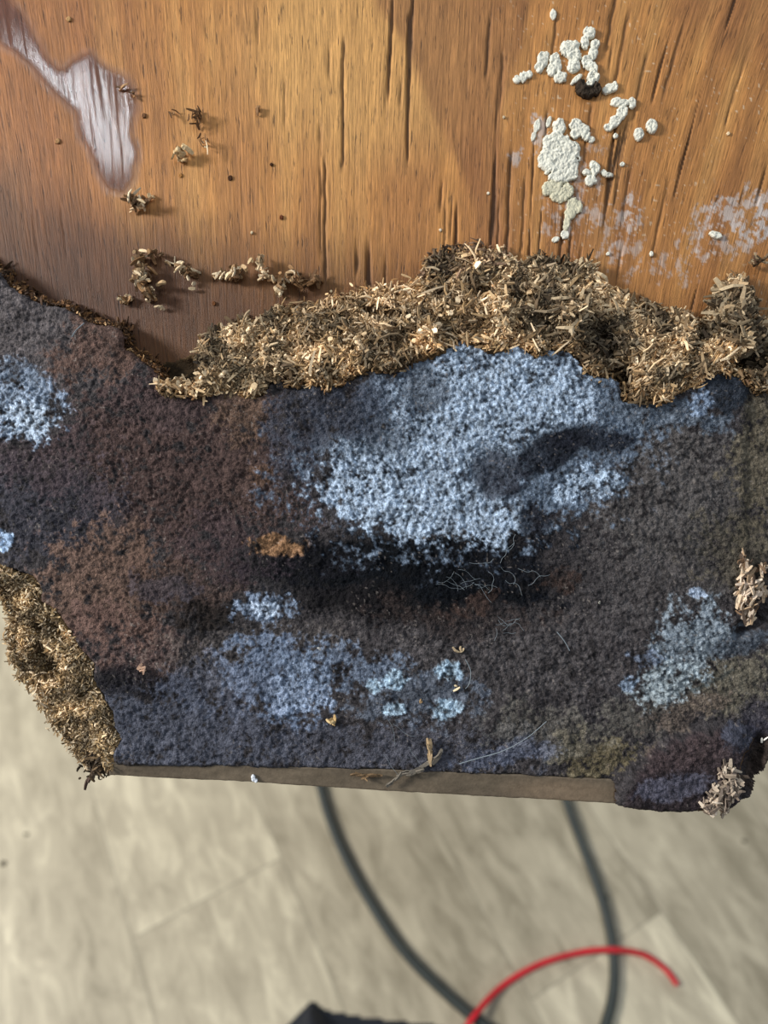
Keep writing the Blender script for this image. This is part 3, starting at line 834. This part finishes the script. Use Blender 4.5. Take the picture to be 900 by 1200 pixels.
tuft('splinter_tuft', 'grey curled splinters at the lower right corner',
     [(845, 900, 9, 9, 40), (838, 925, 13, 14, 110), (828, 938, 9, 7, 45), (852, 915, 8, 14, 50), (846, 945, 6, 6, 14)],
     [(176, 166, 154), (140, 130, 122), (204, 196, 184), (100, 92, 88)], (4, 13), (2, 4.5), (.0005, .0045))
tuft('splinter_tuft', 'grey brown fibres along the right hand seam',
     [(895, 300, 9, 4, 20), (890, 460, 12, 5, 24)], BROWN + GREYT, (5, 14), (1.5, 3), (-.006, .0))

# curled twig-like peel by the bottom edge
def tube_mesh(name, pts, rads, nseg=8, cols=None, sub=6):
    pts = [Vector(p) for p in pts]
    # catmull-rom
    Q = []; R = []
    n = len(pts)
    for i in range(n - 1):
        p0 = pts[max(i - 1, 0)]; p1 = pts[i]; p2 = pts[i + 1]; p3 = pts[min(i + 2, n - 1)]
        for k in range(sub):
            t = k / sub
            Q.append(0.5 * ((2 * p1) + (p2 - p0) * t + (2 * p0 - 5 * p1 + 4 * p2 - p3) * t * t + (3 * p1 - p0 - 3 * p2 + p3) * t ** 3))
            R.append(rads[i] * (1 - t) + rads[i + 1] * t)
    Q.append(pts[-1]); R.append(rads[-1])
    V = []; F = []
    up = Vector((0, 0, 1))
    for i, q in enumerate(Q):
        d = (Q[min(i + 1, len(Q) - 1)] - Q[max(i - 1, 0)]).normalized()
        a = d.cross(up)
        if a.length < 1e-4: a = d.cross(Vector((0, 1, 0)))
        a.normalize(); b = a.cross(d)
        for k in range(nseg):
            th = 2 * math.pi * k / nseg
            V.append(q + (a * math.cos(th) + b * math.sin(th)) * R[i])
    for i in range(len(Q) - 1):
        for k in range(nseg):
            F.append((i * nseg + k, i * nseg + (k + 1) % nseg, (i + 1) * nseg + (k + 1) % nseg, (i + 1) * nseg + k))
    c0 = len(V); V.append(Q[0]); V.append(Q[-1])
    T = []
    for k in range(nseg):
        T.append((c0, (k + 1) % nseg, k)); m = (len(Q) - 1) * nseg
        T.append((c0 + 1, m + k, m + (k + 1) % nseg))
    return mesh_from(name, np.array([tuple(v) for v in V]), [np.array(F), np.array(T)], cols)

def on_face(px, py, up=0.0):
    z = float(face_height(np.array([float(px)]), np.array([float(py)]))[0]) + up
    x, y = P(px, py, H)
    return (float(x), float(y), z)

def add_thing(name, me, mat, label, cat, group=None):
    """re-centre the mesh on its own base and link it as a top-level object"""
    n = len(me.vertices); co = np.empty(n * 3, np.float32); me.vertices.foreach_get('co', co); co = co.reshape(-1, 3)
    c = (co.min(0) + co.max(0)) / 2; c[2] = co[:, 2].min()
    co -= c; me.vertices.foreach_set('co', co.ravel()); me.update()
    o = link(name, me, mat, mw=BM @ Matrix.Translation(Vector(c.tolist())))
    tag(o, label, cat, group)
    return o

def peel(pts, w0, col, label, name='bark_peel'):
    ch = Chips()
    for (a, b) in zip(pts[:-1], pts[1:]):
        n = 5
        for k in range(n):
            f = (k + .5) / n; px = a[0] * (1 - f) + b[0] * f + random.uniform(-1.5, 1.5); py = a[1] * (1 - f) + b[1] * f + random.uniform(-1.5, 1.5)
            x, y = P(px, py, H)
            z = face_height(np.array([px]), np.array([py]))[0] if py < 905 else H - .001
            yaw = math.atan2(-(b[1] - a[1]), b[0] - a[0])
            ch.add(np.array([[x, y, z + .0012 + random.uniform(0, .001)]]), np.array([random.uniform(8, 15) * S]), np.array([random.uniform(.5, 1.1) * w0 * S]), np.array([1.6 * S]),
                   np.array([yaw + random.uniform(-.35, .35)]), np.array([random.uniform(-.2, .2)]), np.array([random.uniform(-.6, .9)]), np.array([random.uniform(-2, 2) * S]),
                   (lin(col) * random.uniform(.6, 1.3))[None])
    return add_thing(name, ch.mesh(name), M_fibre, label, 'debris')
peel([(456, 921), (468, 908), (484, 904), (502, 894), (518, 880)], 5, (120, 112, 100), 'long grey curled peel of fibre lying across the bottom edge of the mouldy board')
peel([(502, 868), (504, 880), (503, 893)], 3.5, (170, 146, 112), 'thin tan upright sliver standing beside the curled grey peel')
peel([(415, 906), (428, 909), (442, 907)], 4, (122, 98, 70), 'flat brown flake at the bottom edge left of the curled peel')

# threads of mould and cobweb on the face
def threads():
    V = []; F = []; off = 0
    def thr(pts, r):
        nonlocal off
        me = tube_mesh('t', pts, [r] * len(pts), 4, sub=4)
        n = len(me.vertices); co = np.empty(n * 3, np.float32); me.vertices.foreach_get('co', co)
        V.append(co.reshape(-1, 3)); 
        for p in me.polygons: F.append(tuple(i + off for i in p.vertices))
        off += n; bpy.data.meshes.remove(me)
    rr = random.Random(5)
    def wander(x, y, a, n, st, curl):
        pts = []
        for _ in range(n):
            pts.append(on_face(x, y, .0011 + rr.uniform(0, .0005))); a += rr.uniform(-curl, curl); x += st * math.cos(a); y += st * math.sin(a)
        return pts
    thr([on_face(a, b, .0012) for a, b in ((538, 894), (560, 888), (585, 881), (602, 874))], .00020)
    thr([on_face(a, b, .0012) for a, b in ((602, 874), (620, 862), (640, 845))], .00013)
    thr([on_face(a, b, .0012) for a, b in ((545, 772), (551, 785), (550, 800), (545, 806))], .00014)
    thr([on_face(a, b, .0012) for a, b in ((652, 740), (660, 750), (667, 762))], .00018)
    for _ in range(9): thr(wander(rr.uniform(545, 620), rr.uniform(645, 692), rr.uniform(-1, .6), 6, 6, .8), .00007)
    for _ in range(10): thr(wander(rr.uniform(500, 560), rr.uniform(665, 690), rr.uniform(-.5, .4), 5, 6, .6), .00005)
    for _ in range(10): thr(wander(rr.uniform(580, 610), rr.uniform(720, 742), rr.uniform(-1, 1), 4, 5, .8), .00006)
    for _ in range(4): thr(wander(rr.uniform(440, 480), rr.uniform(840, 890), rr.uniform(.2, 1.2), 5, 8, .4), .00006)
    thr([on_face(a, b, .0012) for a, b in ((86, 396), (92, 388), (101, 380))], .00022)
    me = bpy.data.meshes.new('mould_threads'); me.from_pydata([tuple(map(float, v)) for v in np.concatenate(V)], [], F); me.update()
    o = link('mould_threads', me, M_thread, board); o['kind'] = 'stuff'; o['label'] = 'fine pale threads on the dark face'
threads()

# ------------------------------------------------------------------ loose things on the plywood
def crumb(ells, label, group, h=4.0, col=(232, 230, 208), name='white_crumb', cat='crumb', base=0.0, rough=.8, seed=0):
    x0 = min(e[0] - e[2] - max(e[3], e[2]) for e in ells) - 3; x1 = max(e[0] + e[2] + max(e[3], e[2]) for e in ells) + 3
    y0 = min(e[1] - max(e[3], e[2]) for e in ells) - 4; y1 = max(e[1] + max(e[3], e[2]) for e in ells) + 4
    X, Y = np.meshgrid(np.arange(x0, x1, .7), np.arange(y0, y1, .7))
    f = 0
    for e in ells:
        rot = e[4] if len(e) > 4 else 0
        a = math.radians(rot); dx = X - e[0]; dy = Y - e[1]
        u = (dx * math.cos(a) + dy * math.sin(a)) / e[2]; v = (-dx * math.sin(a) + dy * math.cos(a)) / e[3]
        f = np.maximum(f, 1 - (u * u + v * v) * .8)
    f0 = f
    f = f + rough * 1.4 * (fbm(X, Y, 5.0, 4, 300 + seed, .65) - .5)
    m = (f > .14) & (f0 > .03)
    Z = base + h * S * (np.clip(f * 2.2 - .2, 0, 1) ** .7 * .62 + .75 * (fbm(X, Y, 4, 3, 330 + seed, .7) - .25))
    Z = np.maximum(Z, base + .0001)
    c = lin(col) * (.86 + .28 * fbm(X, Y, 4, 3, 350 + seed))[..., None]
    x, y = P(X, Y, base)
    me = sheet(name, x, y, Z, m, base - .0002, c, lin(col) * .8)
    return add_thing(name, me, M_white, label, cat, group)

G = 'white crumbs on the plywood'
cr = [
 ([(648, 18, 4, 6.5)], 'small oval white crumb alone near the top of the plywood', 3.5),
 ([(606, 94, 5, 5), (613, 91, 6, 7, 20), (619, 89, 5, 5)], 'white crumb at the far left end of the upper white group', 4),
 ([(636, 71, 7, 10, 15), (632, 80, 6, 7), (640, 66, 4, 5)], 'upright white crumb second from the left in the upper white group', 5),
 ([(650, 72, 7, 9), (646, 83, 6, 8), (656, 92, 8, 7), (652, 80, 6, 7)], 'S-shaped white crumb in the middle of the upper white group', 5),
 ([(668, 56, 11, 8), (672, 66, 9, 9), (672, 78, 8, 9, 10), (662, 60, 7, 7)], 'large knobbly white crumb at the centre of the upper white group', 6),
 ([(690, 40, 7, 8), (685, 51, 5, 9), (697, 54, 6, 6), (694, 64, 6, 9, 15), (688, 74, 7, 9), (695, 82, 5, 8)], 'tallest jagged white crumb on the right of the upper white group', 6),
 ([(675, 94, 9, 3.5, -42)], 'thin slanting white crumb beside the dark clot', 4),
 ([(694, 94, 7, 9), (690, 100, 5, 4)], 'round white crumb sitting on the dark clot', 9),
 ([(711, 107, 6, 5), (718, 103, 6, 6), (714, 103, 6, 5)], 'small lumpy white crumb right of the dark clot', 5),
 ([(722, 121, 7, 6), (730, 122, 7, 5), (740, 122, 5, 7), (728, 133, 7, 9, 30), (720, 143, 7, 7, 30), (713, 150, 6, 5)], 'Y-shaped white crumb below and right of the dark clot', 5),
 ([(748, 158, 6, 8)], 'left of the two neighbouring oval white crumbs at the right', 6),
 ([(763, 149, 6.5, 9)], 'right of the two neighbouring oval white crumbs at the right', 6),
 ([(721, 160, 3, 3)], 'tiny white crumb just under the Y-shaped crumb', 3),
 ([(629, 148, 4, 9, 15), (625, 160, 3, 7, 15)], 'narrow upright white smear left of the largest white flake', 2),
 ([(643, 143, 3, 7, 15)], 'short narrow white crumb above the largest white flake', 2.5),
 ([(674, 148, 8, 8), (681, 153, 9, 8), (674, 158, 7, 6), (686, 160, 5, 6)], 'ragged white crumb above and right of the largest white flake', 5),
 ([(693, 164, 4.5, 4)], 'small white crumb at the right tip of the ragged crumb', 3),
 ([(655, 150, 8, 10), (650, 170, 14, 16), (662, 182, 17, 22), (648, 190, 18, 17), (668, 200, 10, 13), (655, 207, 14, 9)], 'largest white flake, broad and flat with a knob on top', 5.5),
 ([(641, 222, 7, 9), (655, 228, 12, 10), (664, 224, 8, 9), (652, 216, 9, 6)], 'broad cream crumb directly under the largest white flake', 4.5),
 ([(697, 200, 5, 9, 15), (692, 212, 7, 7), (687, 203, 5, 4), (695, 195, 5, 6)], 'notched white crumb right of the largest white flake', 5),
 ([(707, 203, 3.5, 4), (713, 206, 6, 3)], 'small curved white crumb right of the notched crumb', 3.5),
 ([(729, 193, 3, 3.2)], 'tiny round white crumb alone below the two oval crumbs', 3),
 ([(672, 240, 9, 8), (668, 250, 7, 8), (677, 243, 6, 8), (664, 262, 4, 10, 10)], 'tapering white crumb trailing down below the cream crumb', 3.2),
 ([(651, 281, 5, 3.5, -25), (662, 275, 5, 6)], 'thin white crumb at the bottom end of the white trail', 2.5),
 ([(838, 276, 8, 4.5, 20)], 'bright white chip beside the smeared patch at the right', 5),
 ([(712, 298, 2.6, 2.6)], 'tiny white grain just above the long torn edge', 3),
 ([(763, 298, 2.6, 3.6)], 'tiny upright white grain above the dip of the torn edge', 3),
]
for i, (e, lab, h) in enumerate(cr):
    crumb(e, lab, G, h, seed=i, rough=.75 if len(e) > 1 else .4, col=(232, 229, 212) if 'cream' not in lab else (214, 208, 180))
crumb([(680, 104, 6, 9), (688, 110, 9, 7), (698, 106, 5, 8)], 'dark brown clot tucked under the white crumbs', None, 9, (58, 48, 38), 'dark_clot', 'crumb', seed=60)

def clump(spots, label, pal, lens=(6, 13), wid=(1.2, 2.4), zmax=.005, name='fibre_clump', pitch=.5, group='clumps of torn fibre on the plywood'):
    ch = Chips()
    for (cx, cy, rx, ry, n) in spots:
        n = int(n * 2.1) if n > 4 else n
        px = rng.normal(cx, rx * .5, n); py = rng.normal(cy, ry * .5, n)
        x, y = P(px, py, 0)
        rand_chips(ch, x, y, rng.uniform(.0006, zmax, n), lens, wid, pal, pitch, None, None, .45)
    me = ch.mesh(name)
    n = len(me.vertices); co = np.empty(n * 3, np.float32); me.vertices.foreach_get('co', co); co[2::3] = np.maximum(co[2::3], -.0001)
    me.vertices.foreach_set('co', co)
    return add_thing(name, me, M_fibre, label, 'wood fibre', group)
PALE = [(206, 190, 160), (226, 214, 188), (170, 148, 116), (130, 108, 82)]
DUN = [(120, 92, 62), (96, 72, 48), (150, 120, 86)]
clump([(234, 137, 11, 5, 7), (232, 146, 8, 7, 5)], 'brown fibre clump upper part of the pair near the left middle of the plywood', DUN)
clump([(206, 136, 7, 3, 3)], 'thin brown fibre left of the upper brown clump', DUN, group=None, name='wood_sliver')
clump([(213, 184, 8, 6, 7), (219, 180, 6, 5, 4)], 'cream fibre clump under the brown clumps', [(226, 206, 166), (206, 180, 136)], (4, 9), (3, 5))
clump([(237, 167, 4, 7, 4), (242, 176, 4, 5, 4)], 'cream tipped brown clump right of the cream clump', PALE + DUN, (5, 11))
clump([(160, 240, 10, 7, 14), (172, 241, 6, 3, 3)], 'spiky grey fibre clump below the purple varnish patch', PALE + DUN, (6, 14), (2, 3.6))
clump([(179, 231, 3, 3, 2)], 'cream flake just right of the spiky clump', [(214, 190, 150)], (5, 7), (3, 5), .0015, 'wood_flake', .2, None)
clump([(148, 104, 6, 2, 2)], 'bent brown sliver at the top of the purple varnish patch', DUN, (14, 18), (2, 3), .0022, 'wood_sliver', .2, None)
clump([(156, 112, 3, 4, 2)], 'short brown sliver under the bent sliver', DUN, (8, 12), (2, 3), .0018, 'wood_sliver', .2, None)
clump([(303, 130, 2, 4, 3)], 'short dark sliver standing right of the brown clumps', DUN, (7, 10), (2.5, 4), .0028, 'wood_sliver', .6, None)
clump([(170, 330, 8, 10, 22), (176, 345, 6, 7, 12), (168, 318, 4, 10, 8), (166, 304, 7, 5, 6), (185, 300, 9, 3, 5)], 'tallest grey fibre clump with a thin tail, above the torn left edge', PALE + DUN, (5, 12), (2.2, 4), .006)
clump([(148, 352, 7, 4, 8)], 'small fibre clump left of the tallest grey clump', PALE + DUN, (5, 10), (2, 4), .003)
clump([(191, 336, 3, 3, 4)], 'pale knob right of the tallest grey clump', PALE, (4, 7), (3, 5), .006, 'wood_flake', .5, None)
clump([(187, 361, 4, 2, 2)], 'small pale flake below the tallest grey clump', [(222, 206, 176)], (6, 8), (3, 4), .002, 'wood_flake', .2, None)
clump([(204, 310, 8, 3, 4)], 'thin pale sliver right of the clump tail', PALE, (7, 13), (2, 3), .002, 'wood_sliver', .2, None)
clump([(215, 316, 5, 4, 7), (226, 321, 6, 5, 8)], 'pale and brown fibre clump in the middle of the left row', PALE + DUN, (5, 10), (2.4, 4), .0045)
clump([(227, 338, 2, 5, 2)], 'upright pale flake below the middle of the left row', PALE[:2], (6, 8), (3, 4), .0018, 'wood_flake', .2, None)
clump([(262, 324, 8, 3, 6)], 'slanting pale sliver at the left end of the right row of clumps', PALE, (6, 12), (2, 3.4), .0025)
clump([(276, 326, 6, 5, 9), (285, 318, 8, 3, 5)], 'round cream knobbed clump in the right row', PALE + DUN, (5, 10), (2.6, 4.6), .0055)
clump([(293, 306, 4, 2, 2)], 'small cream flake above the right row of clumps', [(220, 200, 160)], (6, 8), (2.6, 3.4), .0015, 'wood_flake', .1, None)
clump([(306, 312, 4, 7, 9), (312, 326, 5, 4, 5)], 'upright looped grey clump in the right row', PALE, (6, 13), (2, 3.6), .005)
clump([(330, 338, 6, 7, 11), (325, 330, 7, 4, 6)], 'pale tipped brown clump nearest the torn fibre bank', PALE + DUN, (5, 10), (2.6, 4.4), .005)
clump([(345, 325, 7, 8, 12), (352, 330, 6, 6, 6)], 'dark tangled clump near the right end of the row', DUN + PALE[1:], (6, 12), (2.2, 4), .005)

clump([(364, 331, 10, 4, 8)], 'long dun sliver bundle at the right end of the row', DUN + PALE[3:], (10, 20), (2.4, 4), .004)
# little grains
gr = [((68, 166), (168, 128, 86), 3.2, 'tiny tan grain left of the purple varnish patch'), ((81, 23), (190, 150, 100), 3, 'tiny tan grain near the upper left corner'),
      ((330, 255), (110, 62, 36), 2.6, 'tiny reddish grain under the middle splits'), ((270, 209), (70, 44, 26), 3, 'small dark grain below the cream clump'),
      ((318, 193), (70, 44, 26), 2, 'tiny dark grain right of the brown clumps'), ((251, 356), (110, 70, 40), 2.5, 'tiny brown grain above the left end of the fibre bank'),
      ((212, 206), (170, 120, 66), 2.4, 'tiny orange grain under the cream clump'), ((169, 136), (120, 84, 56), 2.8, 'tiny brown grain right of the purple patch'),
      ((295, 273), (214, 196, 160), 1.8, 'tiny pale grain in the plain middle of the plywood'), ((853, 157), (232, 206, 166), 2.2, 'tiny pale grain right of the two oval crumbs'),
      ((590, 138), (226, 206, 170), 1.8, 'tiny pale grain left of the white crumbs'), ((572, 227), (230, 220, 196), 2, 'tiny pale grain at the foot of the centre band'),
      ((516, 270), (230, 214, 186), 2, 'tiny pale grain above the brown rim of the torn edge'), ((388, 342), (220, 200, 160), 1.8, 'tiny pale grain right of the long sliver bundle')]
for i, ((gx, gy), c, r, lab) in enumerate(gr):
    crumb([(gx, gy, r, r * 1.1)], lab, 'grains on the plywood', 2.4, c, 'dust_grain', 'grain', seed=80 + i, rough=.3)

# loose bits on the mouldy face
def face_flake(px, py, spots, label, pal, lens=(5, 9), wid=(2, 4), name='wood_flake'):
    ch = Chips()
    for (dx, dy, n) in spots:
        p0 = on_face(px + dx, py + dy)
        n_ = n; x = p0[0] + rng.normal(0, 2 * S, n_); y = p0[1] + rng.normal(0, 1.2 * S, n_)
        rand_chips(ch, x, y, p0[2] + .0005 + rng.uniform(0, .0010, n_), lens, wid, pal, .25)
    return add_thing(name, ch.mesh(name), M_fibre, label, 'wood fibre', 'loose flakes on the mouldy face')
face_flake(388, 845, [(0, 0, 3), (4, -2, 2)], 'cream flake below the lower blue mould patch', [(226, 206, 160), (200, 176, 130)])
face_flake(170, 786, [(0, 0, 2), (-4, -5, 2)], 'pale pointed sliver above the painted black shadow at the left', [(196, 168, 150)])
face_flake(539, 762, [(0, 0, 3)], 'tan flake above the small ringed mould spots', [(190, 176, 150)], (4, 7))
face_flake(535, 806, [(0, 0, 2)], 'tiny pale flake between the small mould spots', [(214, 204, 176)], (4, 6), (2, 3))
face_flake(375, 760, [(0, 0, 1)], 'tiny pale sliver right of the small round mould patch', [(190, 196, 200)], (5, 7), (1.5, 2.5))
face_flake(493, 822, [(0, 0, 2)], 'tiny tan flake between two mould rings', [(160, 140, 110)], (3, 5), (2, 3))
face_flake(702, 705, [(0, 0, 1)], 'tiny white sliver on the dark right half of the face', [(200, 204, 200)], (3, 4), (1.5, 2))
face_flake(899, 868, [(-1, 0, 3)], 'bright white speck at the lower right edge of the board', [(236, 240, 240)], (4, 6), (3, 4))
o = crumb([(297, 911, 2.6, 4), (300, 914, 2.2, 2.6)], 'white speck with a dark rim on the brown bottom strip', None, 4, (226, 230, 236), 'white_crumb', 'crumb', base=H - .0018, seed=99)

# ------------------------------------------------------------------ things on the floor
def fl(px, py, z): 
    p = floor_point(px, py, z); return (p.x, p.y, z)
def cable(name, pts, r, mat, label, cat='cable', group=None):
    P3 = [fl(*p) for p in pts]
    c = Vector(P3[len(P3) // 2]); c.z = 0
    me = tube_mesh(name, [Vector(p) - c for p in P3], [r] * len(P3), 12, sub=10)
    o = link(name, me, mat, mw=Matrix.Translation(c)); tag(o, label, cat, group); return o
R1 = 0.0052
cable('power_cable', [(395, 700, R1), (368, 800, R1), (366, 870, R1), (378, 932, R1), (396, 985, R1), (425, 1042, R1), (468, 1108, R1), (520, 1162, R1), (575, 1206, R1), (640, 1240, R1)], R1, M_cable,
      'black cable curving down to the right across the floor, left of the other black cable')
cable('power_cable', [(610, 760, R1), (640, 860, R1), (664, 940, R1), (686, 1000, R1), (706, 1056, R1), (718, 1110, R1), (719, 1160, R1), (708, 1206, R1), (690, 1250, R1)], R1, M_cable,
      'black cable running almost straight down the floor, passing under the red wire')
R2 = 0.0030
lift = R1 * 2 + R2 + .0004
cable('red_wire', [(530, 1235, R2), (552, 1196, lift), (586, 1158, R2 + .001), (630, 1131, R2), (680, 1116, .006), (718, 1113, lift), (752, 1118, .005), (778, 1134, R2), (794, 1154, R2)], R2, M_red,
      'red wire bent in an arch over the black cables', 'wire')

def build_cloth():
    c = floor_point(440, 1258, 0)
    k = 0.80 / FPX
    X, Y = np.meshgrid(np.linspace(-.17, .2, 150), np.linspace(.085, -.16, 110))
    # outline seen from above, ridge running to a point
    top = np.interp(X, [-.17, -.10, -.066, -.05, -.01, .06, .13, .2], [-.03, .03, .062, .052, .046, .040, .022, -.02])
    d = top - Y
    h = .030 * sstep(0, .04, d) + .012 * sstep(.03, .12, d)
    h = h + .012 * np.exp(-((X + .066 + .35 * (Y - .06)) / .010) ** 2) * sstep(0, .02, d) + .008 * np.exp(-((X - .02 - .5 * (Y - .04)) / .014) ** 2) * sstep(0, .02, d)
    h = h + .010 * (fbm(X * 1000, Y * 1000, 40, 3, 401) - .5) * sstep(0, .03, d) + .001
    m = d > 0
    me = sheet('cloth_bundle', X, Y, np.maximum(h, .001), m, 0.0)
    o = link('cloth_bundle', me, M_cloth, mw=Matrix.Translation((c.x, c.y, 0)))
    tag(o, 'dark navy crumpled cloth showing its pointed fold at the bottom of the photo', 'cloth')
build_cloth()

def floor_bit(px, py, r, label, i):
    X, Y = np.meshgrid(np.linspace(-1.6, 1.6, 30) * r, np.linspace(1.6, -1.6, 30) * r)
    f = 1 - (X * X + 1.6 * Y * Y) / (r * r) + .8 * (fbm(X / r * 10, Y / r * 10, 8, 3, 420 + i) - .5)
    me = sheet('floor_crumb', X, Y, r * .6 * np.sqrt(np.clip(f, 0, 1)) + .0003, f > .05, 0.0)
    p = floor_point(px, py, 0)
    tag(link('floor_crumb', me, M_dirt, mw=Matrix.Translation((p.x, p.y, 0))), label, 'crumb', 'crumbs on the floor')
floor_bit(4, 1012, .004, 'dark crumb on the floor at the left side of the photo', 1)
floor_bit(31, 978, .003, 'small crumb on the floor below the broken left edge', 2)
floor_bit(872, 986, .0028, 'dark crumb on the floor below the right end of the board', 3)
floor_bit(709, 1052, .0035, 'brown crumb against the straighter black cable', 4)
